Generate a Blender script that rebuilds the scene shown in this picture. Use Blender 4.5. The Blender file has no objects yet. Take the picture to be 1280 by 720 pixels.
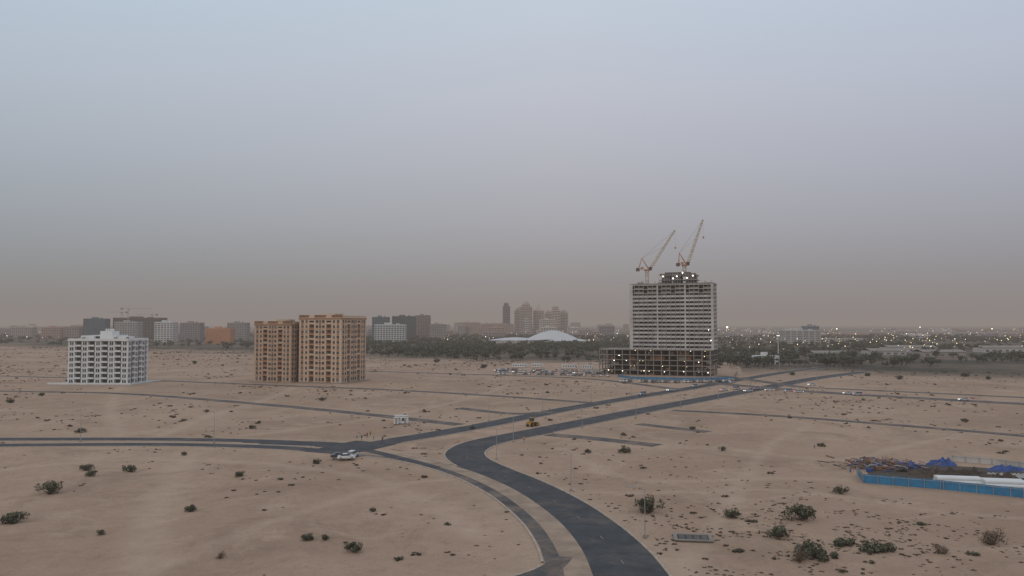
import bpy, math, random
import numpy as np
from mathutils import Vector, Matrix, noise, kdtree
random.seed(7); rng=np.random.default_rng(7)
SC=bpy.context.scene
SC.view_settings.view_transform='Standard'
SC.view_settings.look='None'
SC.view_settings.exposure=0
F=1000.0; CX=640.0; CY=360.0; HOR=405.0; H=35.0
TH=math.atan((HOR-CY)/F)
def ray(px,py):
    a=(px-CX)/F; b=-(py-CY)/F
    return (a, math.cos(TH)-b*math.sin(TH), math.sin(TH)+b*math.cos(TH))
def G(px,py):
    """survey helper: site ground coordinates (metres) of a point"""
    r=ray(px,py); t=H/(-r[2]); return (r[0]*t, r[1]*t)
def at(px,py,D):
    r=ray(px,py); t=D/r[1]; return (r[0]*t, D, H+r[2]*t)
def lin(r,g,b):
    def c(v):
        v/=255.0
        return v/12.92 if v<=0.04045 else ((v+0.055)/1.055)**2.4
    return (c(r),c(g),c(b),1)

# ---------------------------------------------------------------- materials
def nd(nt,t,**k):
    n=nt.nodes.new(t)
    for a,b in k.items(): setattr(n,a,b)
    return n
def pmat(name,col,rough=.8,var=.2,scale=.4,bump=0.0,metal=0.0,spec=.3,dust=None):
    m=bpy.data.materials.new(name); m.use_nodes=True; nt=m.node_tree
    b=nt.nodes['Principled BSDF']; L=nt.links
    b.inputs['Roughness'].default_value=rough; b.inputs['Metallic'].default_value=metal
    b.inputs['Specular IOR Level'].default_value=spec
    g=nd(nt,'ShaderNodeNewGeometry')
    n=nd(nt,'ShaderNodeTexNoise'); n.inputs['Scale'].default_value=scale; n.inputs['Detail'].default_value=4
    n.inputs['Roughness'].default_value=.65
    L.new(g.outputs['Position'],n.inputs['Vector'])
    mr=nd(nt,'ShaderNodeMapRange'); mr.inputs['From Min'].default_value=.3; mr.inputs['From Max'].default_value=.7
    mr.inputs['To Min'].default_value=1-var; mr.inputs['To Max'].default_value=1+var
    L.new(n.outputs['Fac'],mr.inputs['Value'])
    vm=nd(nt,'ShaderNodeVectorMath',operation='SCALE'); vm.inputs[0].default_value=col[:3]
    L.new(mr.outputs['Result'],vm.inputs['Scale'])
    if dust:
        n2=nd(nt,'ShaderNodeTexNoise'); n2.inputs['Scale'].default_value=.11; n2.inputs['Detail'].default_value=7; n2.inputs['Roughness'].default_value=.75
        ad=nd(nt,'ShaderNodeVectorMath',operation='ADD'); ad.inputs[1].default_value=(77,31,0); L.new(g.outputs['Position'],ad.inputs[0]); L.new(ad.outputs[0],n2.inputs['Vector'])
        m2=nd(nt,'ShaderNodeMapRange'); m2.inputs['From Min'].default_value=dust[0]; m2.inputs['From Max'].default_value=dust[0]+.18; m2.inputs['To Max'].default_value=dust[1]
        L.new(n2.outputs['Fac'],m2.inputs['Value'])
        mx=nd(nt,'ShaderNodeMix',data_type='RGBA'); L.new(m2.outputs[0],mx.inputs['Factor']); q=[i for i in mx.inputs if i.type=='RGBA']
        L.new(vm.outputs['Vector'],q[0]); q[1].default_value=(.35,.235,.165,1)
        L.new([i for i in mx.outputs if i.type=='RGBA'][0],b.inputs['Base Color'])
    else: L.new(vm.outputs['Vector'],b.inputs['Base Color'])
    if bump>0:
        bp=nd(nt,'ShaderNodeBump'); bp.inputs['Strength'].default_value=bump; bp.inputs['Distance'].default_value=.1
        L.new(n.outputs['Fac'],bp.inputs['Height']); L.new(bp.outputs['Normal'],b.inputs['Normal'])
    return m
def emat(name,col,s):
    m=bpy.data.materials.new(name); m.use_nodes=True
    b=m.node_tree.nodes['Principled BSDF']; b.inputs['Base Color'].default_value=(*col[:3],1)
    b.inputs['Emission Color'].default_value=(*col[:3],1); b.inputs['Emission Strength'].default_value=s
    m.cycles.emission_sampling='NONE'
    return m
M={}
M['asphalt']=pmat('asphalt',(.056,.057,.06),.85,.3,.22,dust=(.50,.22))
M['asphalt2']=pmat('asphalt_dusty',(.085,.078,.074),.9,.35,.15,dust=(.44,.5))
M['dusty']=pmat('sanded_road',(.35,.25,.178),.95,.28,.2)
M['kerb']=pmat('kerb_concrete',(.43,.34,.265),.9,.2,.6)
M['paint']=pmat('worn_road_paint',(.26,.25,.235),.8,.4,.8)
M['median']=pmat('median_sand',(.42,.275,.188),.95,.2,.12)
M['brownsoil']=pmat('brown_soil',(.25,.145,.09),.95,.3,.2)
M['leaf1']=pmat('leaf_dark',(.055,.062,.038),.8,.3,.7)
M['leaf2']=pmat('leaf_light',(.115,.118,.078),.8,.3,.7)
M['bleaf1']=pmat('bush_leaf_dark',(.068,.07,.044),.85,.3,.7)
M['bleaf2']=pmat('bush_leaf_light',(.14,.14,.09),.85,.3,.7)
M['scrub1']=pmat('scrub_dark',(.065,.05,.034),.9,.35,.2)
M['scrub2']=pmat('scrub_olive',(.105,.085,.053),.9,.35,.2)
M['dry']=pmat('dry_branches',(.16,.11,.08),.9,.3,.7)
M['bark']=pmat('bark',(.1,.07,.05),.9,.3,2)
M['white']=pmat('white_render',(.72,.71,.68),.8,.07,.25)
M['glass']=pmat('window_glass',(.05,.06,.07),.25,.5,.35,spec=.5)
M['glassw']=pmat('window_grey',(.13,.13,.135),.4,.5,.45,spec=.5)
M['beige']=pmat('beige_render',(.60,.45,.325),.85,.07,.2)
M['rust']=pmat('terracotta_render',(.36,.15,.065),.85,.12,.2)
M['brown']=pmat('brown_render',(.25,.13,.075),.85,.12,.2)
M['beiged']=pmat('beige_render_dim',(.51,.37,.26),.85,.08,.2)
M['conc']=pmat('raw_concrete',(.27,.235,.20),.9,.2,.15)
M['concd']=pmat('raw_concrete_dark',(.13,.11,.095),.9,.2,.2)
M['precast']=pmat('precast_concrete',(.50,.47,.435),.85,.2,.12)
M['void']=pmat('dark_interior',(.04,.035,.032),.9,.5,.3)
M['blue']=pmat('blue_sheet',(.045,.20,.36),.5,.2,.5)
M['blue2']=pmat('blue_tarpaulin',(.05,.09,.24),.7,.35,.8,bump=.3)
M['cranew']=pmat('crane_cream_paint',(.60,.52,.42),.6,.1,.5)
M['craner']=pmat('crane_red_paint',(.48,.17,.10),.6,.1,.5)
M['steel']=pmat('galvanised_steel',(.36,.36,.36),.5,.1,.5,metal=.3)
M['yellow']=pmat('machine_yellow',(.42,.23,.04),.6,.2,1)
M['tyre']=pmat('tyre_rubber',(.025,.025,.025),.9,.1,2)
M['soil']=pmat('dark_soil',(.085,.065,.05),.95,.35,.35,bump=.5)
M['lamp']=emat('lamp_glow_warm',(1,.76,.42),4.5)
M['lampw']=emat('lamp_glow_white',(1,.93,.8),5)
M['red']=emat('tail_light',(1,.06,.03),2.5)
M['roofw']=pmat('membrane_roof',(.60,.58,.56),.6,.06,.02)

# ---------------------------------------------------------------- mesh builder
class MB:
    def __init__(s): s.v=[]; s.f=[]; s.m=[]; s.mats=[]
    def mi(s,k):
        if k not in s.mats: s.mats.append(k)
        return s.mats.index(k)
    def quad(s,pts,k):
        b=len(s.v); s.v+= [tuple(p) for p in pts]; s.f.append(tuple(range(b,b+len(pts)))); s.m.append(s.mi(k))
    def box(s,x0,x1,y0,y1,z0,z1,k):
        b=len(s.v)
        s.v+=[(x0,y0,z0),(x1,y0,z0),(x1,y1,z0),(x0,y1,z0),(x0,y0,z1),(x1,y0,z1),(x1,y1,z1),(x0,y1,z1)]
        i=s.mi(k)
        for q in ((0,3,2,1),(4,5,6,7),(0,1,5,4),(1,2,6,5),(2,3,7,6),(3,0,4,7)):
            s.f.append(tuple(b+j for j in q)); s.m.append(i)
    def cyl(s,p0,p1,r0,r1,n,k,cap=True):
        p0=Vector(p0);p1=Vector(p1); d=(p1-p0).normalized()
        a=d.orthogonal().normalized(); c=d.cross(a); b=len(s.v); i=s.mi(k)
        for p,r in((p0,r0),(p1,r1)):
            for j in range(n):
                t=2*math.pi*(j+.5)/n; s.v.append(tuple(p+a*(r*math.cos(t))+c*(r*math.sin(t))))
        for j in range(n):
            s.f.append((b+j,b+(j+1)%n,b+n+(j+1)%n,b+n+j)); s.m.append(i)
        if cap:
            s.f.append(tuple(b+j for j in range(n))[::-1]); s.m.append(i)
            s.f.append(tuple(b+n+j for j in range(n))); s.m.append(i)
    def beam(s,p0,p1,w,k): s.cyl(p0,p1,w*.707,w*.707,4,k)
    def ball(s,c,r,k,n=6,m=4,sz=1.0,half=False):
        b=len(s.v); i=s.mi(k)
        for a in range(m+1):
            ph=(math.pi*(.5 if half else 1))*a/m
            for j in range(n):
                t=2*math.pi*j/n
                s.v.append((c[0]+r*math.sin(ph)*math.cos(t),c[1]+r*math.sin(ph)*math.sin(t),c[2]+r*sz*math.cos(ph)))
        for a in range(m):
            for j in range(n):
                s.f.append((b+a*n+j,b+(a+1)*n+j,b+(a+1)*n+(j+1)%n,b+a*n+(j+1)%n)); s.m.append(i)
    def mesh(s,name,smooth=False):
        me=bpy.data.meshes.new(name); me.from_pydata(s.v,[],s.f)
        for k in s.mats: me.materials.append(M[k])
        me.polygons.foreach_set('material_index',s.m)
        if smooth: me.polygons.foreach_set('use_smooth',[True]*len(s.f))
        me.update(); return me
    def obj(s,name,loc=(0,0,0),rz=0,smooth=False,scale=None):
        return place(name,s.mesh(name,smooth),loc,rz,scale)
def place(name,me,loc=(0,0,0),rz=0,scale=None):
    o=bpy.data.objects.new(name,me); SC.collection.objects.link(o)
    o.location=loc; o.rotation_euler=(0,0,rz)
    if scale is not None: o.scale=(scale,)*3 if not hasattr(scale,'__len__') else scale
    return o

# ---------------------------------------------------------------- roads
def catmull(P,step=3.0):
    P=[Vector(p) for p in P]; P=[P[0]*2-P[1]]+P+[P[-1]*2-P[-2]]; out=[]
    for i in range(1,len(P)-2):
        a,b,c,d=P[i-1:i+3]; n=max(2,int((c-b).length/step))
        for k in range(n):
            t=k/n
            out.append(.5*((2*b)+(c-a)*t+(2*a-5*b+4*c-d)*t*t+(3*b-a-3*c+d)*t**3))
    out.append(P[-2]); return out
def road_px(pts): return catmull([G(*p) for p in pts])
ROADS=[] # name,centre,width,mat,kerb
def addroad(name,pts,w,mat,kerb=False): ROADS.append((name,road_px(pts),w,mat,kerb))
addroad('main_road',[(825,800),(808,755),(790,722),(768,690),(738,660),(698,630),(652,605),(610,587),(585,574),(583,564),(605,553.5),(655,543),(720,530),(800,514),(880,499),(950,486),(1020,473),(1080,465)],10.5,'asphalt',True)
addroad('main_road',[(330,553),(390,555),(450,557),(500,550),(560,540),(620,529),(700,513),(780,499),(860,486),(930,474),(985,465),(1040,458)],9,'asphalt',True)
addroad('main_road',[(-400,551),(-100,550),(0,549.5),(200,549.5),(330,552),(400,555)],6.6,'asphalt',True)
addroad('main_road',[(-400,559),(-100,558),(0,557),(200,556),(330,559),(400,563.5),(455,568)],6.0,'asphalt',True)
addroad('dusty_road',[(445,567),(505,573),(566,588),(622,612),(668,645),(697,680),(712,720),(718,770)],6.5,'dusty',True)
addroad('slip_road',[(703,696),(690,710),(662,722),(610,733),(500,748)],3.2,'asphalt2',True)
addroad('junction_road',[(425,563),(470,553)],15,'asphalt',False)
addroad('link_road',[(455,562),(500,573),(545,585)],3.2,'asphalt',False)
addroad('side_road',[(-200,485),(0,489),(150,492),(300,503),(450,517),(575,531)],6.5,'asphalt2')
addroad('side_road',[(-200,466),(0,470),(200,476),(350,482),(480,487),(620,495),(745,504)],6.5,'asphalt2')
addroad('side_road',[(460,464),(620,469),(740,474),(850,487)],7,'asphalt2')
addroad('side_road',[(572,510),(640,517),(690,515)],6,'asphalt2')
addroad('side_road',[(840,513),(920,517),(1000,522),(1140,533),(1280,545),(1450,562)],5.5,'asphalt2')
addroad('side_road',[(685,543),(750,549),(822,557)],6,'asphalt2')
addroad('side_road',[(798,530),(885,540)],5,'asphalt2')
addroad('cross_road',[(880,478),(960,485),(1020,490),(1100,495),(1280,505),(1500,517)],11,'asphalt2')
addroad('cross_road',[(1000,484),(1100,488.5),(1280,497),(1500,508)],7,'asphalt2')
addroad('side_road',[(900,470),(960,478),(1000,484)],9,'asphalt2')
samples=[]
for i,(n,c,w,m,k) in enumerate(ROADS):
    for p in c: samples.append((p.x,p.y,w/2,i))
kd=kdtree.KDTree(len(samples))
for i,s in enumerate(samples): kd.insert((s[0],s[1],0),i)
kd.balance()
def rdist(x,y,skip=-1):
    best=1e9
    for co,i,d in kd.find_range((x,y,0),16):
        s=samples[i]
        if s[3]==skip: continue
        best=min(best,d-s[2])
    return best
TRACKS=[([(236,568),(215,600),(195,640),(182,680),(176,730),(170,780)],4.0),([(0,585),(120,578),(260,575),(420,590),(520,620),(600,670)],2.0),([(560,600),(480,610),(380,640),(250,690),(150,735)],1.7),
 ([(700,560),(760,590),(860,600),(980,598),(1060,600)],2.0),([(690,610),(800,618),(930,612),(1060,622),(1180,640),(1300,650)],1.7),([(850,720),(900,650),(930,600),(960,560),(1010,530)],1.7),
 ([(200,545),(260,520),(330,500),(380,480)],2.5),([(150,545),(140,510),(150,482)],2.5),([(300,545),(420,530),(560,505),(640,480)],2),([(900,560),(1050,575),(1120,560),(1200,545)],2)]
tsm=[]
for pts,w in TRACKS:
    for p in catmull([G(*q) for q in pts],1.5): tsm.append((p.x,p.y,w))
tkd=kdtree.KDTree(len(tsm))
for i,s in enumerate(tsm): tkd.insert((s[0],s[1],0),i)
tkd.balance()
def trackv(x,y):
    co,i,d=tkd.find((x,y,0)); w=tsm[i][2]
    return max(0.0,1-max(0,d-w*.4)/(w*.9))
def sstep(a,b,x):
    t=max(0,min(1,(x-a)/(b-a))); return t*t*(3-2*t)
def mid(px,py,r): g=G(px,py); return (g[0],g[1],r)
PADS=[mid(140,478,50),mid(400,474,60),(*at(820,470,560)[:2],90),mid(1190,590,42),mid(866,672,6),mid(680,465,60)]
def inpad(x,y,extra=0):
    for a,b,r in PADS:
        if (x-a)**2+(y-b)**2<(r+extra)**2: return True
    return False
def gz(x,y):
    if y<70 or y>620 or abs(x)>460: return 0.0
    k=sstep(1.5,9,rdist(x,y))
    if k<=0: return 0.0
    for a,b,r in PADS:
        d=math.hypot(x-a,y-b)-r
        if d<15: k*=sstep(-2,15,d)
    if k<=0: return 0.0
    k*=(1-sstep(540,615,y))*(1-sstep(410,455,abs(x)))
    n=noise.noise(Vector((x*.035,y*.035,0)))*.7+noise.noise(Vector((x*.11,y*.11,3)))*.42+noise.noise(Vector((x*.3,y*.3,7)))*.18
    return k*n

xs=np.concatenate([[-40000,-15000,-6000,-2500,-1200,-700],np.arange(-480,481,2.5),[700,1200,2500,6000,15000,40000]])
ys=np.concatenate([[-3000,-500,0,40],np.arange(66,360,2.0),np.arange(360,640,3.5),[800,1200,2000,4000,8000,16000,45000]])
nx=len(xs); ny=len(ys)
V=[];A=[]
for y in ys:
    for x in xs:
        V.append((x,y,gz(x,y)))
        if 60<y<640 and abs(x)<480:
            rd=rdist(x,y); A.append((trackv(x,y),max(0,1-max(0,rd-.5)/5.5) if rd<1e8 else 0,0,1))
        else: A.append((0,0,0,1))
Fc=[(j*nx+i,j*nx+i+1,(j+1)*nx+i+1,(j+1)*nx+i) for j in range(ny-1) for i in range(nx-1)]
me=bpy.data.meshes.new('ground'); me.from_pydata(V,[],Fc); me.polygons.foreach_set('use_smooth',[True]*len(Fc)); me.update()
ca=me.color_attributes.new('wear','FLOAT_COLOR','POINT'); ca.data.foreach_set('color',np.array(A,dtype=np.float32).ravel())
def groundmat():
    m=bpy.data.materials.new('desert_sand'); m.use_nodes=True; nt=m.node_tree; L=nt.links; b=nt.nodes['Principled BSDF']
    b.inputs['Roughness'].default_value=.95; b.inputs['Specular IOR Level'].default_value=.1
    g=nd(nt,'ShaderNodeNewGeometry'); P=g.outputs['Position']
    def nz(s,det=5,r=.6,off=0,dist=0):
        mp=nd(nt,'ShaderNodeVectorMath',operation='ADD'); mp.inputs[1].default_value=(off,off*2,0); L.new(P,mp.inputs[0])
        n=nd(nt,'ShaderNodeTexNoise'); n.inputs['Scale'].default_value=s; n.inputs['Detail'].default_value=det; n.inputs['Roughness'].default_value=r
        n.inputs['Distortion'].default_value=dist
        L.new(mp.outputs[0],n.inputs['Vector']); return n.outputs['Fac']
    def rng_(v,a,c,d=0,e=1):
        r=nd(nt,'ShaderNodeMapRange'); r.inputs['From Min'].default_value=a; r.inputs['From Max'].default_value=c
        r.inputs['To Min'].default_value=d; r.inputs['To Max'].default_value=e; L.new(v,r.inputs['Value']); return r.outputs['Result']
    def mix(f,a,c):
        x=nd(nt,'ShaderNodeMix',data_type='RGBA'); L.new(f,x.inputs['Factor'])
        for s,i in((a,'A'),(c,'B')):
            k=[q for q in x.inputs if q.name==i and q.type=='RGBA'][0]
            if isinstance(s,tuple): k.default_value=(*s[:3],1)
            else: L.new(s,k)
        return [q for q in x.outputs if q.type=='RGBA'][0]
    def mth(op,a,c):
        x=nd(nt,'ShaderNodeMath',operation=op)
        for i,s in enumerate((a,c)):
            if isinstance(s,(int,float)): x.inputs[i].default_value=s
            else: L.new(s,x.inputs[i])
        return x.outputs[0]
    at_=nd(nt,'ShaderNodeAttribute'); at_.attribute_name='wear'; spc=nd(nt,'ShaderNodeSeparateColor'); L.new(at_.outputs['Color'],spc.inputs[0])
    c=mix(rng_(nz(.012,6,.65),.38,.62),(.385,.254,.175),(.49,.335,.235))
    c=mix(mth('MULTIPLY',rng_(nz(.035,6,.75,50,.8),.50,.64),.6),c,(.305,.20,.138))
    c=mix(mth('MULTIPLY',rng_(nz(.06,5,.7,150,.5),.54,.68),.6),c,(.56,.395,.285))
    c=mix(mth('MULTIPLY',spc.outputs[1],.5),c,(.50,.355,.25))
    c=mix(mth('MULTIPLY',rng_(nz(.35,6,.8,90),.50,.70),.38),c,(.24,.16,.11))
    c=mix(mth('MULTIPLY',rng_(nz(1.3,4,.8,20),.60,.70),.5),c,(.14,.10,.072))
    c=mix(mth('MULTIPLY',rng_(nz(3.5,3,.8,70),.58,.68),.35),c,(.16,.115,.085))
    c=mix(mth('MULTIPLY',mth('MULTIPLY',spc.outputs[0],rng_(nz(.25,4,.6,33),.3,.6,.4,1)),.55),c,(.56,.40,.29))
    sp=nd(nt,'ShaderNodeSeparateXYZ'); L.new(P,sp.inputs[0])
    s=mth('ADD',mth('MULTIPLY',sp.outputs['X'],.7),sp.outputs['Y'])
    s=mth('ADD',s,mth('MULTIPLY',nz(.006,5,.6,300),260))
    far=rng_(s,800,960)
    fc=mix(rng_(nz(.006,6,.7,400),.42,.6),(.07,.065,.048),(.20,.145,.105))
    c=mix(far,c,fc)
    L.new(c,b.inputs['Base Color'])
    h=mth('ADD',nz(.35,6,.7,11),mth('MULTIPLY',nz(2.2,4,.7,13),.3))
    bp=nd(nt,'ShaderNodeBump'); bp.inputs['Strength'].default_value=.7; bp.inputs['Distance'].default_value=.7
    L.new(h,bp.inputs['Height']); L.new(bp.outputs['Normal'],b.inputs['Normal'])
    return m
me.materials.append(groundmat()); place('ground',me)

def ribbon(mb,C,w,z,k,off=0.0,h=0):
    prev=None
    for i,p in enumerate(C):
        t=(C[min(i+1,len(C)-1)]-C[max(i-1,0)]).normalized(); n=Vector((t.y,-t.x))
        a=p+n*(off-w/2); b=p+n*(off+w/2); cur=(a,b)
        if prev:
            mb.quad([(prev[0].x,prev[0].y,z),(prev[1].x,prev[1].y,z),(b.x,b.y,z),(a.x,a.y,z)],k)
        prev=cur
for i,(n,C,w,m,k) in enumerate(ROADS):
    mb=MB(); z=.03+.009*(i if i<8 else 0)+(0.004*i if i>=8 else 0)-(.02 if i>=8 else 0)
    ribbon(mb,C,w,z,m)
    if n=='dusty_road': ribbon(mb,C,2.4,z+.004,'asphalt2',1.9)
    mb.obj(n)
kb=MB(); mk=MB()
for ri,(n,C,w,m,k) in enumerate(ROADS):
    if not k: continue
    for side in(-1,1):
        prev=None
        for i,p in enumerate(C):
            t=(C[min(i+1,len(C)-1)]-C[max(i-1,0)]).normalized(); nn=Vector((t.y,-t.x))
            a=p+nn*side*(w/2); b=p+nn*side*(w/2+.4)
            q=(a+b)/2
            ok=rdist(q.x,q.y,ri)>.25
            if prev and ok:
                pa,pb=prev; z=.17
                kb.quad([(pa.x,pa.y,z),(a.x,a.y,z),(b.x,b.y,z),(pb.x,pb.y,z)],'kerb')
                kb.quad([(pa.x,pa.y,0),(a.x,a.y,0),(a.x,a.y,z),(pa.x,pa.y,z)],'kerb')
                kb.quad([(pb.x,pb.y,0),(b.x,b.y,0),(b.x,b.y,z),(pb.x,pb.y,z)],'kerb')
            prev=(a,b) if ok else None
    if m=='asphalt' and w>7:
        zz=.125
        D=catmull([tuple(p) for p in C[::4]],1.0)
        for j in range(0,len(D)-3,13):
            seg=D[j:j+3]
            if rdist(seg[1].x,seg[1].y,ri)<0: continue
            ribbon(mk,seg,.13,zz,'paint',0)
kb.obj('road_kerb'); mk.obj('road_markings')
mb=MB(); ribbon(mb,road_px([(500,563),(545,555),(600,543),(690,524.5),(790,506),(880,490),(930,482)]),14,.02,'median'); mb.obj('sand_median')
def patch(name,pts,k,z,jit=1.2):
    mb=MB(); P=catmull([G(*p) for p in pts]+[G(*pts[0])],2.0)
    mb.quad([(p.x+random.uniform(-jit,jit),p.y+random.uniform(-jit,jit),z) for p in P[:-1]],k); mb.obj(name)
patch('disturbed_soil',[(515,562),(535,553),(562,548),(580,550),(556,557),(548,563)],'brownsoil',.026)
patch('construction_yard_ground',[(600,464),(760,470),(905,474),(930,468),(900,452),(760,452),(640,456)],'median',.012)

# ---------------------------------------------------------------- buildings
def boxface(mb,Wd,Dp,face,u0,u1,w0,w1,z0,z1,k):
    """face 0 front(-y) 1 right(+x) 2 back 3 left; footprint x -Wd..0, y 0..Dp ; w outward"""
    if face==0: mb.box(-Wd+u0,-Wd+u1,-w1,-w0,z0,z1,k)
    elif face==1: mb.box(w0,w1,u0,u1,z0,z1,k)
    elif face==2: mb.box(-u1,-u0,Dp+w0,Dp+w1,z0,z1,k)
    else: mb.box(-Wd-w1,-Wd-w0,Dp-u1,Dp-u0,z0,z1,k)

def orange_tower(h,loc,rz,S=29.0,wall='beige'):
    mb=MB(); nf=12; gh=4.0; top=h-2.2; fh=(top-gh)/(nf-1); q=S/29.0
    mb.box(-S+1.6,-1.6,1.6,S-1.6,0,top,'rust')
    secs=[(0,6.9*q,1),(6.9*q,10.3*q,0),(10.3*q,18.7*q,1),(18.7*q,22.1*q,0),(22.1*q,S,1)]
    for f in range(4):
        for (a,b,kk) in secs:
            if kk:
                a2=a if a>0 else (0 if f%2==0 else 1.63); b2=b if b<S-.01 else (S if f%2==0 else S-1.63)
                boxface(mb,S,S,f,a2,b2,-1.62,0,.0,top,wall)
        for i in range(nf):
            z0=gh+fh*(i-1) if i>0 else 0; hh=fh if i>0 else gh
            for ui,u in enumerate(((1.5,3.0),(4.5,5.7),(11.5,13.1),(13.9,15.1),(15.9,17.5),(23.4,24.6),(26,27.5))):
                u=(u[0]*q,u[1]*q)
                wz0=z0+hh*.30; wz1=z0+hh*.74
                boxface(mb,S,S,f,u[0]-.1,u[1]+.1,0,.05,wz0-.1,wz1+.1,'brown')
                boxface(mb,S,S,f,u[0],u[1],.05,.08,wz0,wz1,'glass' if random.random()<.8 else 'glassw')
                if i<nf-1: boxface(mb,S,S,f,u[0]+.1,u[1]-.1,.0,.1,wz1+.35,z0+hh+hh*.12,'rust' if ui in(0,3,6) else wall)
                boxface(mb,S,S,f,u[0]-.25,u[1]+.25,.0,.3,wz0-.3,wz0-.12,wall)
            for (a,b,kk) in secs:
                if kk: continue
                boxface(mb,S,S,f,a+.02,b-.02,-1.58,-.1,z0-.12,z0+.12,wall)
                boxface(mb,S,S,f,a+.03,b-.03,-.3,-.12,z0+.12,z0+1.0,wall if i%3==2 else 'rust')
                boxface(mb,S,S,f,a+.6,b-.6,-1.6,-1.5,z0+.15,z0+hh*.75,'glass')
            if i in(1,10):
                for (a,b,kk) in secs:
                    if kk: boxface(mb,S,S,f,a+.01,b-.01,.0,.22,z0-.2,z0+.12,'beiged')
        for (a,b,kk) in secs:
            if not kk: boxface(mb,S,S,f,a+.02,b-.02,-1.58,-.05,top-1.0,top,wall)
    mb.box(-S-.5,.5,-.5,S+.5,top,top+.4,'brown')
    mb.box(-S-.2,.2,-.2,S+.2,top+.4,top+.8,wall)
    for (x0,x1,y0,y1) in((-S,0,0,.3),(-S,0,S-.3,S),(-S,-S+.3,.3,S-.3),(-.3,0,.3,S-.3)):
        mb.box(x0,x1,y0,y1,top+.8,h-.2,wall)
    for c in((-S-.1,-S+6.6*q),(-18.4*q,-10.6*q),(-6.6*q,.1)):
        mb.box(c[0],c[1],-.12,.9,top+.8,h+.15,'brown')
    mb.box(-19*q,-10*q,10,19*q,top+.8,h+1.2,wall); mb.box(-9*q,-5*q,6,9,top+.8,h+.6,'conc')
    mb.box(-S-2,2,-2,S+2,0,.35,'conc')
    for i in range(6): mb.cyl(((-24+i*1.8)*q,22*q,h-1.2),((-24+i*1.8)*q,22*q,h+.3),.6,.6,8,'white')
    return mb.obj('orange_apartment_tower',loc,rz)
g=G(426,479.5); orange_tower(40.2,(g[0],g[1],0),math.radians(-19.3))
g=G(363,478.5); orange_tower(36.6,(g[0],g[1],0),math.radians(-19.3),26.0,'beiged')

def white_block(loc,rz):
    mb=MB(); W,Dp=36.0,23.0; nf=8; fh=3.15; top=nf*fh
    mb.box(-W+1.5,-1.5,1.5,Dp-1.5,0,top,'white')
    for f,L in((0,W),(1,Dp),(2,W),(3,Dp)):
        nb=9 if L==W else 6; bw=L/nb
        for i in range(nf):
            z0=i*fh
            for b in range(nb):
                u0=b*bw; proud=(b%2==0)
                e=.0 if f%2==0 else 1.52
                a=u0+(e if b==0 else 0); c=u0+bw-(e if b==nb-1 else 0)
                if proud:
                    boxface(mb,W,Dp,f,a,c,-1.52,0,z0,z0+fh-.02,'white') 
                    boxface(mb,W,Dp,f,u0+bw*.22,u0+bw*.78,0,.06,z0+.8,z0+2.6,'glass' if random.random()<.7 else 'glassw')
                    boxface(mb,W,Dp,f,u0+bw*.47,u0+bw*.53,.06,.12,z0+.8,z0+2.6,'white')
                    boxface(mb,W,Dp,f,u0+bw*.18,u0+bw*.82,0,.22,z0+.62,z0+.78,'precast')
                else:
                    boxface(mb,W,Dp,f,a,c,-1.5,.7,z0-.1,z0+.12,'white')
                    boxface(mb,W,Dp,f,a+.03,c-.03,.56,.68,z0+.12,z0+.9,'white')
                    boxface(mb,W,Dp,f,u0+bw*.08,u0+bw*.92,-1.5,-1.42,z0+.13,z0+2.7,'glass')
                    if i==0: boxface(mb,W,Dp,f,u0+bw*.1,u0+bw*.9,-1.4,-1.3,z0+.13,z0+2.6,'void')
    mb.box(-W-.25,.25,-.9,Dp+.25,top,top+.3,'white')
    for (x0,x1,y0,y1) in((-W,0,-.6,-.35),(-W,0,Dp-.3,Dp),(-W,-W+.25,-.35,Dp-.3),(-.25,0,-.35,Dp-.3)):
        mb.box(x0,x1,y0,y1,top+.3,top+1.3,'white')
    mb.box(-W+5,-W+13,4,16,top+.3,top+3,'white')
    mb.box(-24,-10,5,18,top+.3,top+3.3,'white'); mb.box(-21,-14,7,15,top+3.3,top+5.6,'white')
    mb.box(-22.5,-20,4.9,5,top+1.1,top+2.6,'glass')
    mb.box(-8,-3,4,12,top+.3,top+2.6,'white')
    for x in(-33,-28.5,-9.3,-2): mb.box(x,x+1.2,1,2.4,top+.3,top+2.1,'conc')
    for i in range(4): mb.cyl((-19+i*1.4,10,top+5.6),(-19+i*1.4,10,top+7.0),.55,.55,8,'white')
    mb.box(-W-8,6,-7,Dp+5,0,.5,'precast')
    for x in range(9): mb.box(-W-7+x*5.3,-W-6.7+x*5.3,-6.8,-6.5,.5,1.7,'white')
    mb.box(-W-7.6,5.6,-6.95,-6.85,.5,1.3,'white')
    return mb.obj('white_apartment_building',loc,rz)
g=G(159,480.5); white_block((g[0],g[1],0),math.radians(-3.5))

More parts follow.
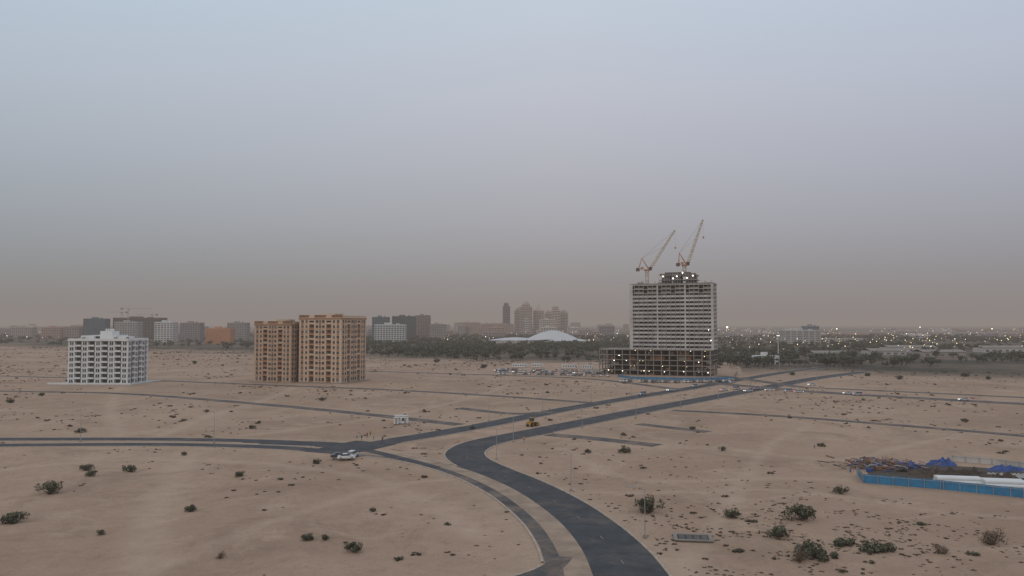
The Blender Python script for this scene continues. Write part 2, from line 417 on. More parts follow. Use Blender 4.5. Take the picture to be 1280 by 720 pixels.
# tower under construction
T0=G(889,471); TR=math.radians(-22)
def tw(x,y,z):
    c,s=math.cos(TR),math.sin(TR); return (T0[0]+c*x-s*y,T0[1]+s*x+c*y,z)
mb=MB()
PW,PD=77.0,32.0; fh=3.5
for i in range(6):
    z=i*fh; 
    if i>0: mb.box(-PW,0,0,PD,z-.45,z,'conc')
    if i<5:
        for xi in range(15):
            x=-PW+.4+xi*(PW-.9)/14
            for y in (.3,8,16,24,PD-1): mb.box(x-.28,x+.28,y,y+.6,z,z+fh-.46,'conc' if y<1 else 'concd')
        if i>0: mb.box(-PW,0,.05,.12,z,z+.15,'concd')
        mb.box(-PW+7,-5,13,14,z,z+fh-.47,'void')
        for _ in range(9):
            x=random.uniform(-PW+2,-6); mb.box(x,x+random.uniform(2,6),2.5,3,z,z+random.uniform(1,3),random.choice(['concd','void','conc','brown']))
        for _ in range(4):
            x=random.uniform(-PW+1,-2); mb.ball((x,1.6,z+2.75),random.uniform(.11,.22),random.choice(['lamp','lampw']),6,4)
for xi in range(20):
    x=-PW+1+xi*3.95
    mb.beam((x,.3,17.5),(x,.3,18.8),.08,'steel')
mb.box(-PW+.5,-.5,.27,.33,18.6,18.7,'steel')
tz=17.5; nf=16; TFH=(62.0-tz)/nf; X0,X1,Y0,Y1=-56.5,.6,8.0,28.0
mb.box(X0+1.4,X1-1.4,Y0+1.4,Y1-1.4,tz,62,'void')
for i in range(nf):
    z=tz+i*TFH
    mb.box(X0,X1,Y0,Y1,z+TFH-.28,z+TFH,'conc')
    top_open=i>=nf-2
    for f,(L) in ((0,X1-X0),(1,Y1-Y0)):
        nb=18 if f==0 else 6; bw=L/nb
        for b in range(nb):
            u=b*bw
            if f==0:
                thick=.55 if b%6==0 else 0
                mb.box(X0+u-.2+ (.2 if b==0 else 0),X0+u+.25+thick,Y0+.02,Y0+.6,z,z+TFH-.28,'precast' if b%6==0 else 'conc')
                if not top_open or b%3: 
                    mb.box(X0+u+.25+thick,X0+u+bw-.2,Y0-.05,Y0+.12,z+.02,z+TFH*.38,'precast' if not top_open else 'conc')
                if not top_open and random.random()<.5:
                    mb.box(X0+u+.9,X0+u+bw-.5,Y0+.5,Y0+.6,z+TFH*.38,z+TFH-.3,random.choice(['glassw','concd','glass','void']))
            else:
                mb.box(X1-.6,X1-.02,Y0+u,Y0+u+.45,z,z+TFH-.28,'precast')
                mb.box(X1-.12,X1+.05,Y0+u+.45,Y0+u+bw,z+.02,z+TFH*.44,'precast')
                if random.random()<.5: mb.box(X1-.6,X1-.5,Y0+u+.5,Y0+u+bw-.1,z+TFH*.44,z+TFH-.3,'glassw')
    mb.box(X0-.12,X1+.15,Y0-.16,Y0-.05,z+TFH-.30,z+TFH+.02,'precast')
mb.box(X0-.3,X0+2.0,Y0-.2,Y1,tz,62.6,'precast')
mb.box(X1-1.4,X1+.25,Y0-.22,Y0+1.2,tz,62.4,'precast')
mb.box(X0,X1,Y0,Y0+.2,62,63.1,'conc'); mb.box(X1-.2,X1,Y0+.2,Y1,62,63.1,'conc')
for _ in range(60):
    x=random.uniform(X0+1,X1-2); y=random.uniform(Y0+1,Y1-2); mb.beam((x,y,62),(x,y,62+random.uniform(1.5,3.6)),.16,'steel')
for _ in range(16):
    x=random.uniform(X0+1,X1-6); y=random.uniform(Y0+2,Y1-4); mb.box(x,x+random.uniform(2,5),y,y+2,62,62+random.uniform(.7,2.4),random.choice(['conc','concd','brown','blue']))
cx0,cx1,cy0,cy1=-35,-12,12,24
for (a,b) in((cx0,cx0+5),(cx0+8,cx0+13),(cx0+17,cx1)):
    mb.box(a,b,cy0+.5,cy1-.5,62,68.5,'concd')
mb.box(cx0-1,cx1+1,cy0-1,cy1+1,68.5,69,'conc'); mb.box(cx0-1,cx1+1,cy0-1.05,cy0-.95,69.0,69.9,'concd')
mb.box(cx0-1.5,cx1+1.5,cy0-1.5,cy1+1.5,65.3,65.6,'steel')
for i in range(15):
    x=cx0-1.4+i*(cx1-cx0+2.8)/14
    mb.beam((x,cy0-1.4,62),(x,cy0-1.4,70.6 if i%2 else 69.7),.16,'steel')
mb.box(cx0+2,cx1-4,cy0+2,cy1-2,69,71,'concd')
for x,z in((-33.5,68),(-26.5,66.5),(-24,67.9),(-17,66.7),(-13,68.1),(-20,70.3)):
    mb.ball((x,cy0-1.8,z),.42,'lampw',6,4)
for x,z in((-70,3),(-60,2.6),(-45,3),(-31,2.7),(-18,3),(-8,9.5),(-2,2.6),(-66,9.8),(-2.5,31),(-1,24)):
    mb.ball((x,-.3 if z<17 else 7.6,z),.26,'lampw',6,4)
mb.obj('tower_under_construction',(T0[0],T0[1],0),TR)

def lattice(mb,p0,p1,w0,w1,n,k,t=.2,side=None):
    p0=Vector(p0);p1=Vector(p1);d=(p1-p0).normalized()
    a=Vector((0,1,0)) if abs(d.y)<.9 else Vector((1,0,0)); a=(a-d*a.dot(d)).normalized(); c=d.cross(a)
    def cor(t_): 
        w=(w0+(w1-w0)*t_)/2; p=p0.lerp(p1,t_); return [p+a*w+c*w,p-a*w+c*w,p-a*w-c*w,p+a*w-c*w]
    A=cor(0);B=cor(1)
    for q in range(4): mb.beam(A[q],B[q],t,k)
    for i in range(n):
        u=cor(i/n);v=cor((i+1)/n)
        for q in range(4):
            mb.beam(u[q] if i%2 else u[(q+1)%4],v[(q+1)%4] if i%2 else v[q],t*.6,k)
def luffing_crane(base,mh,jib,k,k2,aback=7):
    mb=MB()
    lattice(mb,(0,0,0),(0,0,mh),2,2,max(3,int(mh/2.2)),k,.36)
    mb.box(-1.6,1.6,-1.4,1.4,mh,mh+.9,k2)
    mb.box(-aback,2.5,-1.1,1.1,mh+.9,mh+1.4,k)
    mb.box(-aback-.6,-aback+1.6,-1.3,1.3,mh-.2,mh+2.0,'concd')
    mb.box(-aback+2.6,-aback+4.4,-1,1,mh+1.4,mh+2.6,k2)
    mb.box(1.2,3,-2.6,-1.15,mh+.3,mh+2.5,'glass'); mb.box(1.1,3.1,-2.7,-1.05,mh+2.5,mh+2.7,k2)
    at_=(-3.6,0,mh+9)
    for y in(-1,1):
        mb.beam((1.2,y,mh+1.4),at_,.3,k2); mb.beam((-aback+1,y,mh+1.4),at_,.26,k2)
    j0=(2.2,0,mh+1.6); j1=(jib[0],0,mh+jib[1])
    lattice(mb,j0,j1,1.7,.9,int(math.hypot(*jib)/2),k,.34)
    mb.beam(at_,j1,.12,'steel'); mb.beam(at_,(j0[0]+(j1[0]-j0[0])*.6,0,j0[2]+(j1[2]-j0[2])*.6),.1,'steel')
    mb.beam(j1,(j1[0]+.2,0,j1[2]-12),.07,'steel'); mb.box(j1[0]-.3,j1[0]+.7,-.4,.4,j1[2]-13.2,j1[2]-12,k2)
    return mb.obj('tower_crane',base)
luffing_crane(tw(-46,16,62),10.5,(20,29),'cranew','craner')
luffing_crane(tw(-20,18,69),6.5,(13.2,32.5),'cranew','craner',5)
def hammer_crane(base,mh,jl,cl,rz,k='cranew'):
    mb=MB(); lattice(mb,(0,0,0),(0,0,mh),2.0,2.0,int(mh/3),k,.38)
    lattice(mb,(0,0,mh),(jl,0,mh),1.5,1.2,int(jl/3),k,.3); lattice(mb,(0,0,mh),(-cl,0,mh),1.5,1.5,4,k,.3)
    mb.box(-cl-1,-cl+3,-1.5,1.5,mh-2.6,mh+.3,'concd'); mb.beam((0,0,mh),(0,0,mh+7),.6,k)
    mb.beam((0,0,mh+7),(jl*.7,0,mh+1),.2,k); mb.beam((0,0,mh+7),(-cl,0,mh+1),.2,k); mb.box(.5,2.5,-1,1,mh-2.8,mh-.6,'craner')
    return mb.obj('tower_crane',base,rz)

def colmat(c,rough=.8):
    key='wall_%d_%d_%d'%tuple(int(x*100) for x in c)
    if key not in M: M[key]=pmat(key,c,rough,.1,.05)
    return key
def building_geo(mb,x0,x1,y0,y1,h,wall,glass,fh=3.4,pier=5.0,band=.45,z0=0):
    mb.box(x0+.5,x1-.5,y0+.5,y1-.5,z0,h,glass)
    n=max(2,int((h-z0)/fh)); f=(h-z0)/n
    for i in range(n):
        z=z0+i*f; mb.box(x0,x1,y0,y1,z+f*(1-band),z+f,wall)
    for (a,b,hz) in((x0,x1,0),(y0,y1,1)):
        m=max(2,int((b-a)/pier)); s=(b-a)/m; pw=min(1.4,s*.3)
        for j in range(m+1):
            u=a+j*s
            if hz==0:
                u0=max(x0+.002,u-pw/2);u1=min(x1-.002,u+pw/2); mb.box(u0,u1,y0-.06,y0+.55,z0,h+.0,wall)
            else:
                u0=max(y0+.6,u-pw/2);u1=min(y1-.002,u+pw/2)
                mb.box(x1-.55,x1+.06,u0,u1,z0,h,wall); mb.box(x0-.06,x0+.55,u0,u1,z0,h,wall)
    mb.box(x0-.1,x1+.1,y0-.1,y1+.1,h,h+1,wall)
    w=x1-x0; d=y1-y0
    mb.box(x0+w*.3,x0+w*.55,y0+d*.3,y0+d*.6,h+1,h+4,wall)
    if w>20: mb.box(x0+w*.7,x0+w*.8,y0+d*.2,y0+d*.4,h+1,h+2.6,wall)
def bld(name,px0,px1,ytop,D,wall,glass='glassw',dp=24,rz=0,**k):
    a=at(px0,405,D);b=at(px1,405,D);h=at(px0,ytop,D)[2]; w=b[0]-a[0]
    mb=MB(); building_geo(mb,-w/2,w/2,-dp/2,dp/2,h-3,colmat(wall),glass,**k)
    return mb.obj(name,((a[0]+b[0])/2,D+dp/2,0),rz)
M['tealglass']=pmat('teal_glass',(.05,.09,.11),.3,.3,.05,spec=.6)
M['darkglass']=pmat('dark_glass',(.05,.06,.07),.3,.3,.05,spec=.6)
bld('glass_office_building',104,131,397,1750,(.12,.15,.18),'tealglass',band=.25)
bld('building_under_construction',141,200,396,1900,(.14,.12,.11),'void',dp=40,pier=7)
bld('office_building',143,172,401,1600,(.42,.40,.38))
bld('apartment_building',193,216,401,1500,(.62,.60,.57))
bld('apartment_building',225,250,402,1650,(.30,.26,.25))
bld('orange_building',257,288,409,1400,(.50,.24,.13),'rust',band=.8)
bld('apartment_building',284,308,402,1700,(.34,.31,.28))
bld('apartment_building',52,76,408,1900,(.45,.28,.22))
bld('apartment_building',80,99,407,1800,(.38,.30,.26))
bld('apartment_building',12,40,408,2100,(.40,.34,.30))
bld('glass_office_building',465,485,395,1700,(.14,.18,.2),'tealglass',band=.22)
bld('apartment_building',468,506,404,1500,(.56,.56,.54),'glass')
bld('glass_office_building',490,518,394,1800,(.12,.14,.14),'darkglass',band=.22)
bld('apartment_building',519,537,393,1900,(.30,.22,.18))
bld('apartment_building',537,557,404,1800,(.36,.31,.28))
bld('apartment_building',573,600,402,2300,(.50,.36,.27))
bld('apartment_building',601,642,404,2500,(.44,.31,.25))
bld('office_building',981,1026,411,1350,(.50,.48,.45),'glassw',dp=30,pier=9)
bld('office_building',1008,1024,406,1400,(.25,.27,.30),'darkglass')
def tower_far(px0,px1,ytop,D,wall,cap):
    a=at(px0,405,D);b=at(px1,405,D);h=at(px0,ytop,D)[2]; w=b[0]-a[0]; k=colmat(wall)
    mb=MB(); hb=h-w*.5
    building_geo(mb,-w/2,w/2,-w/2,w/2,hb,k,'glass',fh=6,pier=6,band=.5)
    if cap=='dome':
        building_geo(mb,-w*.33,w*.33,-w*.33,w*.33,hb+w*.18,k,'glassw',fh=6,pier=6,z0=hb+1)
        mb.ball((0,0,hb+w*.18+1),w*.27,k,10,6,1.1,True); mb.cyl((0,0,h-w*.1),(0,0,h+w*.12),.8,.2,5,k)
    elif cap=='step':
        building_geo(mb,-w*.38,w*.3,-w*.3,w*.3,h-1,k,'glassw',fh=6,pier=6,z0=hb+1)
    else:
        b0=hb+1
        P=[(-w*.4,-w*.4,b0),(w*.4,-w*.4,b0),(w*.4,w*.4,b0),(-w*.4,w*.4,b0)]
        for i in range(4): mb.quad([P[i],P[(i+1)%4],(0,0,h+w*.2)],k)
    mb.obj('residential_tower',((a[0]+b[0])/2,D+w/2,0),math.radians(random.uniform(-12,12)))
tower_far(629,637,379,3000,(.17,.14,.14),'step')
tower_far(643,652,384,3200,(.38,.29,.25),'dome')
tower_far(650,665,376,3100,(.46,.34,.28),'dome')
tower_far(667,680,382,3150,(.52,.37,.30),'pyr')
tower_far(681,690,387,3300,(.46,.34,.28),'dome')
tower_far(690,700,383,3200,(.56,.41,.33),'step')
tower_far(700,710,386,3250,(.50,.37,.31),'dome')
tower_far(655,662,398,2700,(.50,.44,.40),'step')
tower_far(672,700,399,2800,(.58,.47,.39),'step')
b=at(160,405,1900); hammer_crane((b[0],1900,40),32,55,16,math.radians(8))
b=at(152,405,1920); hammer_crane((b[0],1920,40),24,36,14,math.radians(170))
b=at(190,405,1920); hammer_crane((b[0],1920,40),18,46,14,math.radians(165))

mb=MB(); cols=[(.42,.34,.30),(.34,.27,.24),(.50,.44,.40),(.28,.25,.25),(.45,.31,.24),(.62,.58,.54)]
for i in range(360):
    px=random.uniform(-250,1550); D=random.uniform(1900,5200)
    left=px<470; midz=470<=px<800
    w=random.uniform(18,60); h=random.uniform(8,26) if left else (random.uniform(8,32) if midz else random.uniform(5,14))
    if left and random.random()<.12: h+=random.uniform(5,14)
    if midz and D>3200: h*=1.35
    if not(left or midz) : 
        D=random.uniform(1700,5000)
        if random.random()<.45: continue
    p=at(px,405,D); k=colmat(random.choice(cols)); dp=random.uniform(14,30)
    building_geo(mb,p[0]-w/2,p[0]+w/2,D-dp/2,D+dp/2,h,k,random.choice(['glassw','glass']),fh=3.6,pier=7)
mb.obj('distant_city_skyline')
def arena():
    mb=MB(); D=1500
    def cap(cx,cy,rx,ry,h,z0,n=28,m=7,rib=True):
        b=len(mb.v); i=mb.mi('roofw')
        for a in range(m+1):
            r=a/m; z=z0+h*(1-r**1.6)
            for j in range(n):
                t=2*math.pi*j/n; s=1+(.025*(j%2) if rib else 0)
                mb.v.append((cx+rx*r*math.cos(t)*s,cy+ry*r*math.sin(t)*s,z-(.7*r if j%2 else 0)))
        for a in range(m):
            for j in range(n): mb.f.append((b+a*n+j,b+(a+1)*n+j,b+(a+1)*n+(j+1)%n,b+a*n+(j+1)%n)); mb.m.append(i)
        for j in range(n):
            t=2*math.pi*j/n; mb.beam((cx+rx*.97*math.cos(t),cy+ry*.97*math.sin(t),0),(cx+rx*.97*math.cos(t),cy+ry*.97*math.sin(t),z0),.9,'white')
    c=at(692,405,D)[0]
    cap(c,D+40,50,40,17,6); cap(c-72,D+10,50,26,5,5); cap(c+30,D-5,40,22,4,4)
    for x in range(-48,49,12): mb.box(c+x-5,c+x+5,D+30,D+60,0,5,'glassw')
    mb.box(c-125,c+60,D-20,D-18,0,3.2,'precast')
    mb.obj('membrane_roof_arena')
arena()
g=G(957,455); mb=MB()
building_geo(mb,-10,10,-6,6,6.5,colmat((.68,.66,.62)),'glass',fh=3.3,pier=4); mb.box(-13,-10.2,-5,4,0,3.5,'white')
mb.obj('white_villa',(g[0],g[1],0),.1)
def light_mast(px,py,h,n=0):
    g=G(px,py); mb=MB(); mb.cyl((0,0,0),(0,0,h),.45,.22,8,'white'); mb.box(-1.4,1.4,-.4,.4,h,h+.5,'white')
    for x in(-1,0,1): mb.ball((x,-.5,h+.1),.2,'lampw',6,4)
    mb.obj('lighting_mast',(g[0],g[1],0))
light_mast(973,452,24)
mb=MB()
for px,w,h,D in((1080,160,9,2600),(1150,220,10,3000),(1230,180,8,2400),(930,120,8,2600),(1050,90,6,1500),(1140,60,6,1000),(1180,45,5,860),(1110,40,5,900),(1255,50,6,980),(1040,36,5,820)):
    x=at(px,405,D)[0]; k=colmat(random.choice([(.44,.42,.39),(.36,.31,.27),(.5,.48,.45)]))
    mb.box(x-w/2,x+w/2,D,D+25,0,h,k)
    mb.quad([(x-w/2-1,D-1,h),(x+w/2+1,D-1,h),(x+w/2+1,D+12,h+2.5),(x-w/2-1,D+12,h+2.5)],'conc')
    mb.quad([(x-w/2-1,D+26,h),(x+w/2+1,D+26,h),(x+w/2+1,D+12,h+2.5),(x-w/2-1,D+12,h+2.5)],'conc')
    for j in range(int(w/8)): mb.box(x-w/2+2+j*8,x-w/2+6+j*8,D-.1,D-.02,1,h*.6,'glassw')
mb.obj('distant_warehouses')

# ---------------------------------------------------------------- vegetation
def leafcloud(n,size,clumps,flat=.7,tri=False):
    V=[];Fq=[];mi=[]
    for i in range(n):
        c=clumps[rng.integers(len(clumps))]
        d=rng.normal(size=3); d/=np.linalg.norm(d); d[2]=abs(d[2])*flat if c[3]<0 else d[2]*flat
        r=abs(c[3])*rng.uniform(.55,1.05)
        p=np.array(c[:3])+d*r
        if p[2]<.02: p[2]=rng.uniform(.02,.1)
        a=rng.normal(size=3);a/=np.linalg.norm(a);b=np.cross(a,rng.normal(size=3));b/=np.linalg.norm(b)
        s=size*rng.uniform(.6,1.4); k=len(V)
        V+=[p+a*s,p+b*s*.8,p-a*s] if tri else [p+a*s,p+b*s*.7,p-a*s,p-b*s*.7]
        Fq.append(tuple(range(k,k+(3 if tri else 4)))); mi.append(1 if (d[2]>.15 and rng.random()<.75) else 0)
    return V,Fq,mi
def bush_mesh(seed,dry=False,low=False):
    global rng
    rng=np.random.default_rng(seed)
    cl=[(rng.uniform(-.65,.65),rng.uniform(-.65,.65),rng.uniform(.12,.62)*(.4 if low else 1),rng.uniform(.2,.40)*(.7 if low else 1)) for _ in range(13)]
    V,Fq,mi=leafcloud(420 if dry else 1250,.045 if dry else .052,cl,.8)
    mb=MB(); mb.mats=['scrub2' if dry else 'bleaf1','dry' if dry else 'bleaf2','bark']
    mb.v=[tuple(v) for v in V]; mb.f=Fq; mb.m=mi
    for c in cl:
        mb.cyl((0,0,-.05),(c[0]*.5,c[1]*.5,c[2]*.5),.03,.02,4,'bark',False); mb.cyl((c[0]*.5,c[1]*.5,c[2]*.5),c[:3],.02,.006,4,'bark',False)
        if dry:
            for _ in range(9):
                q=[c[0]+rng.uniform(-.4,.4),c[1]+rng.uniform(-.4,.4),max(.05,c[2]+rng.uniform(-.1,.45))]; mb.cyl(c[:3],q,.012,.004,3,'dry',False)
    return mb.mesh('bush')
BM=[bush_mesh(i) for i in range(4)]; BL=[bush_mesh(20+i,low=True) for i in range(2)]; BD=[bush_mesh(30+i,dry=True) for i in range(2)]
bushes=[(62,618,26),(19,652,30),(108,591,16),(112,599,13),(162,591,17),(300,597,13),(238,637,17),(126,669,11),(276,697,15,'d'),(385,673,17),(406,674,12),(442,690,22),
(396,578,11),(466,640,9),(230,569,8),(782,568,15),(811,640,32),(913,646,20),(1001,650,34),(975,671,26),(1051,617,18),(1022,694,54,'l'),(1240,676,32,'d'),(102,540,13),(403,501,9),
(12,504,10),(52,495,7),(605,460,10),(546,453,8),(1206,471,11),(991,469,9),(1096,690,40,'l'),(1060,680,34,'l'),(940,652,14,'l'),(735,568,10),(1026,558,10),(1124,474,9),(866,640,9,'l'),(1150,655,16,'l'),
(1180,694,20,'d'),(903,563,9),(866,537,8),(315,536,9),(590,536,7),(258,515,7),(497,700,14,'l'),(330,640,9,'l'),(560,655,10,'l'),(1206,528,9),(1085,470,8),(1235,474,8),(780,545,8,'l'),(1000,700,26,'d'),(1215,694,16,'l'),(925,690,18,'l'),(85,478,8),(570,448,8),(430,455,7),(243,455,7),(1130,590,9)]
for i,b in enumerate(bushes):
    g=G(b[0],b[1]); r=b[2]*g[1]/F/2*1.2; t=b[3] if len(b)>3 else ''
    me=(BD if t=='d' else BL if t=='l' else BM)[i%(2 if t else 4)]
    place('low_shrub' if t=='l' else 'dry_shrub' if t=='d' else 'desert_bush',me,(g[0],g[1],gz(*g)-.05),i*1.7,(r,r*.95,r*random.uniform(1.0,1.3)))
def mass(name,protos,items,mats):
    Vs=[];Fs=[];Ms=[];base=0
    for pi,x,y,z,s,sz,r in items:
        V,Fq,mi=protos[pi]; c,sn=math.cos(r),math.sin(r)
        A=np.empty_like(V); A[:,0]=(V[:,0]*c-V[:,1]*sn)*s+x; A[:,1]=(V[:,0]*sn+V[:,1]*c)*s+y; A[:,2]=V[:,2]*sz+z
        Vs.append(A); Fs+= [tuple(j+base for j in f) for f in Fq]; Ms+=mi; base+=len(V)
    me=bpy.data.meshes.new(name); me.from_pydata(np.concatenate(Vs).tolist(),[],Fs)
    for k in mats: me.materials.append(M[k])
    me.polygons.foreach_set('material_index',Ms); me.update(); return place(name,me)
rng=np.random.default_rng(3)
tp=[]
for i in range(6):
    cl=[(rng.uniform(-.55,.55),rng.uniform(-.55,.55),.05,-rng.uniform(.3,.55)) for _ in range(5)]
    V,Fq,mi=leafcloud(90 if i<3 else 24,.19 if i<3 else .40,cl,.8,True); tp.append((np.array(V),Fq,mi))
items=[]
for _ in range(25000):
    y=95+ (random.random()**.7)*1150; x=random.uniform(-.72,.72)*y
    if x*.7+y>830: continue
    c=noise.noise(Vector((x*.018,y*.018,5)))+.8*noise.noise(Vector((x*.07,y*.07,9)))
    if random.random()>.25+c*1.5: continue
    if rdist(x,y)<1 or inpad(x,y,-4) or trackv(x,y)>.3: continue
    s=random.uniform(.18,.6)*(1.0 if random.random()<.82 else 2.0)*(1+y/1100)
    near=y<230
    items.append((random.randrange(3) if near else 3+random.randrange(3),x,y,gz(x,y)-.03,s,s*random.uniform(.6,1.0),random.uniform(0,6.28)))
for _ in range(2000):
    px=random.gauss(1000,150); py=random.gauss(662,34)
    if py>735 or py<565: continue
    x,y=G(px,py)
    if rdist(x,y)<1.5 or inpad(x,y,-3): continue
    if noise.noise(Vector((x*.12,y*.12,2)))<-.05: continue
    s=random.uniform(.15,.55); items.append((random.randrange(3),x,y,gz(x,y)-.03,s,s*random.uniform(.5,.9),random.uniform(0,6.28)))
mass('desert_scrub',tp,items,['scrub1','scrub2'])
rng=np.random.default_rng(5)
tr=[]
for i in range(5):
    cl=[(rng.uniform(-.45,.45),rng.uniform(-.45,.45),rng.uniform(.45,.85),rng.uniform(.2,.36)) for _ in range(8)]
    V,Fq,mi=leafcloud(100,.11,cl,.9)
    m2=MB(); m2.mats=['leaf1','leaf2','bark']; m2.v=[tuple(v) for v in V]; m2.f=Fq; m2.m=mi
    m2.cyl((0,0,0),(0,0,.5),.05,.03,5,'bark',False)
    for c in cl[:4]: m2.cyl((0,0,.35),c[:3],.025,.01,3,'bark',False)
    tr.append((np.array(m2.v),m2.f,m2.m))
items=[]
tries=0
while len(items)<3500 and tries<60000:
    tries+=1
    y=random.uniform(640,2300); x=random.uniform(-.68,.72)*y; s_=x*.7+y; pxx=640+1000*x/y
    if s_<750: continue
    c=noise.noise(Vector((x*.006,y*.006,1)))+.5*noise.noise(Vector((x*.02,y*.02,4)))
    dens=.5+c*1.3
    if pxx<455: dens*=.35 if y>1150 else .1
    if pxx>880: dens=dens*.85-.03
    if 455<=pxx<=780 and 830<y<1400: dens+=.45
    if 600<pxx<745 and 1380<y<1600: continue
    if inpad(x,y,5) or random.random()>dens: continue
    h=random.uniform(4.5,9); items.append((random.randrange(5),x,y,0,h*random.uniform(.75,1.1),h,random.uniform(0,6.28)))
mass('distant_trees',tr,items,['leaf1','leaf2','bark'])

# ---------------------------------------------------------------- cars, lamps, people
def car_mesh(paint,kind='sedan',tail=False):
    key='paint_%d_%d_%d'%tuple(int(x*100) for x in paint)
    if key not in M: M[key]=pmat(key,paint,.3,.04,.5,spec=.6)
    mb=MB(); L=2.25; W=.9
    if kind=='sedan': prof=[(-2.25,.35),(-2.28,.8),(-2.1,1.0),(-1.5,1.03),(1.0,1.0),(2.0,.85),(2.25,.65),(2.25,.35)]; cab=[(-1.5,1.02),(-.95,1.45),(.25,1.47),(1.0,1.0)]
    else: prof=[(-2.3,.4),(-2.34,.9),(-2.28,1.1),(-1.9,1.12),(1.1,1.12),(2.1,1.0),(2.3,.75),(2.3,.4)]; cab=[(-2.2,1.11),(-1.95,1.78),(.35,1.8),(1.15,1.12)]
    def prism(P,w1f,k,capk):
        b=len(mb.v); n=len(P)
        for s in(-1,1):
            for (x,z) in P: mb.v.append((x,s*w1f(x,z),z))
        mi=mb.mi(k); mc=mb.mi(capk)
        for j in range(n):
            mb.f.append((b+j,b+(j+1)%n,b+n+(j+1)%n,b+n+j)); mb.m.append(mc if capk!=k and j in(1,) else mi)
        mb.f.append(tuple(b+j for j in range(n))[::-1]); mb.m.append(mi); mb.f.append(tuple(b+n+j for j in range(n))); mb.m.append(mi)
    prism(prof,lambda x,z: W-(.12 if abs(x)>2.05 else 0)-(.04 if z>.9 else 0),key,key)
    zt=cab[1][1]
    prism(cab,lambda x,z: W-.08-(.2 if z>1.3 else 0),'glass',key)
    mb.box(cab[1][0]+.05,cab[2][0]-.02,-W+.26,W-.26,zt+.0,zt+.06,key)
    for x in(-1.4,1.4):
        for s in(-1,1): 
            mb.cyl((x,s*.93,.33),(x,s*.7,.33),.33,.33,12,'tyre'); mb.cyl((x,s*.945,.33),(x,s*.93,.33),.19,.19,8,'steel')
    for s in(-1,1):
        mb.box(2.2,2.29,s*.62-.16,s*.62+.16,.62,.76,'lampw' if tail else 'white'); mb.box(-2.33,-2.24,s*.64-.15,s*.64+.15,.75,.92,'red' if tail else 'craner')
        mb.box(.75,.95,s*.97-.08,s*.97+.08,1.02,1.14,key)
    return mb.mesh('car')
CM=[car_mesh((.76,.75,.73)),car_mesh((.74,.73,.71),'suv'),car_mesh((.07,.07,.08)),car_mesh((.2,.21,.23),'suv'),car_mesh((.3,.05,.04)),car_mesh((.35,.30,.25),'suv')]
CT=[car_mesh((.6,.59,.58),'sedan',True),car_mesh((.4,.4,.42),'suv',True)]
def car(px,py,deg,i,lit=False):
    g=G(px,py); place('car' if lit else 'parked_car',(CT if lit else CM)[i],(g[0],g[1],.09),math.radians(deg))
for c in((424,573,20,2),(433,574.5,10,0),(441,572,80,1)): car(*c)
for px,py,d,i in((905,489,30,0),(921,487,30,1),(935,490,200,0),(946,487,30,1),(962,489,170,0),(985,490,200,1),(998,491,0,0),(803,494,222,1),(838,489,215,0),(868,484,225,1),(1060,493,175,0),(1072,494.5,175,1),(1205,501,176,0),(915,479,215,1),(1015,482,190,0)):
    car(px,py,d,i%2,True)
# rows of parked cars west of the tower, and a line in front of its hoarding
for row,(yy,n_) in enumerate(((462.2,28),(464.8,38),(467.6,30))):
    for j in range(n_):
        if random.random()<.25: continue
        px=616+j*(140/n_)+row*4+random.uniform(-1,1); car(px,yy+(px-612)*.022+random.uniform(-.35,.35),random.choice([90,75,100,20])+random.uniform(-8,8),random.choice([0,1,0,1,2,2,3,4,5,3]),False)
for j in range(12): 
    px=620+j*12+random.uniform(-3,3); car(px,463.5+(px-612)*.022+random.uniform(-1,2),-90+random.uniform(-20,20),j%2,True)
for j in range(36):
    if random.random()<.25: continue
    car(776+j*4.0,478.6+random.uniform(-.3,.3)-abs(j-16)*.09,75+random.uniform(-8,8),random.choice([0,0,1,2,3,2,5]))
def cabin(px,py,w,d,h,k='white',rz=0,name='site_cabin'):
    g=G(px,py); mb=MB(); mb.box(-w/2,w/2,-d/2,d/2,.2,h,k); mb.box(-w/2-.2,w/2+.2,-d/2-.2,d/2+.2,h,h+.16,'precast')
    for x in np.arange(-w/2+.6,w/2-.9,1.9): mb.box(x,x+1,-d/2-.04,-d/2-.002,1.1,2.1,'glass')
    mb.box(w/2-.02-1.1,w/2-.3,-d/2-.05,-d/2-.003,.25,2.2,'steel')
    for x in(-w/2+.3,w/2-.5): mb.box(x,x+.2,-d/2,d/2,0,.2,'concd')
    mb.obj(name,(g[0],g[1],.02),rz)
cabin(502,529.5,4.4,3,2.7); cabin(495.5,530.5,1.5,1.6,2.2)
for px,py,w in((650,459,12),(672,459,9),(712,460,12),(735,461,9)): cabin(px,py,w,4,3,rz=random.uniform(-.3,.1))
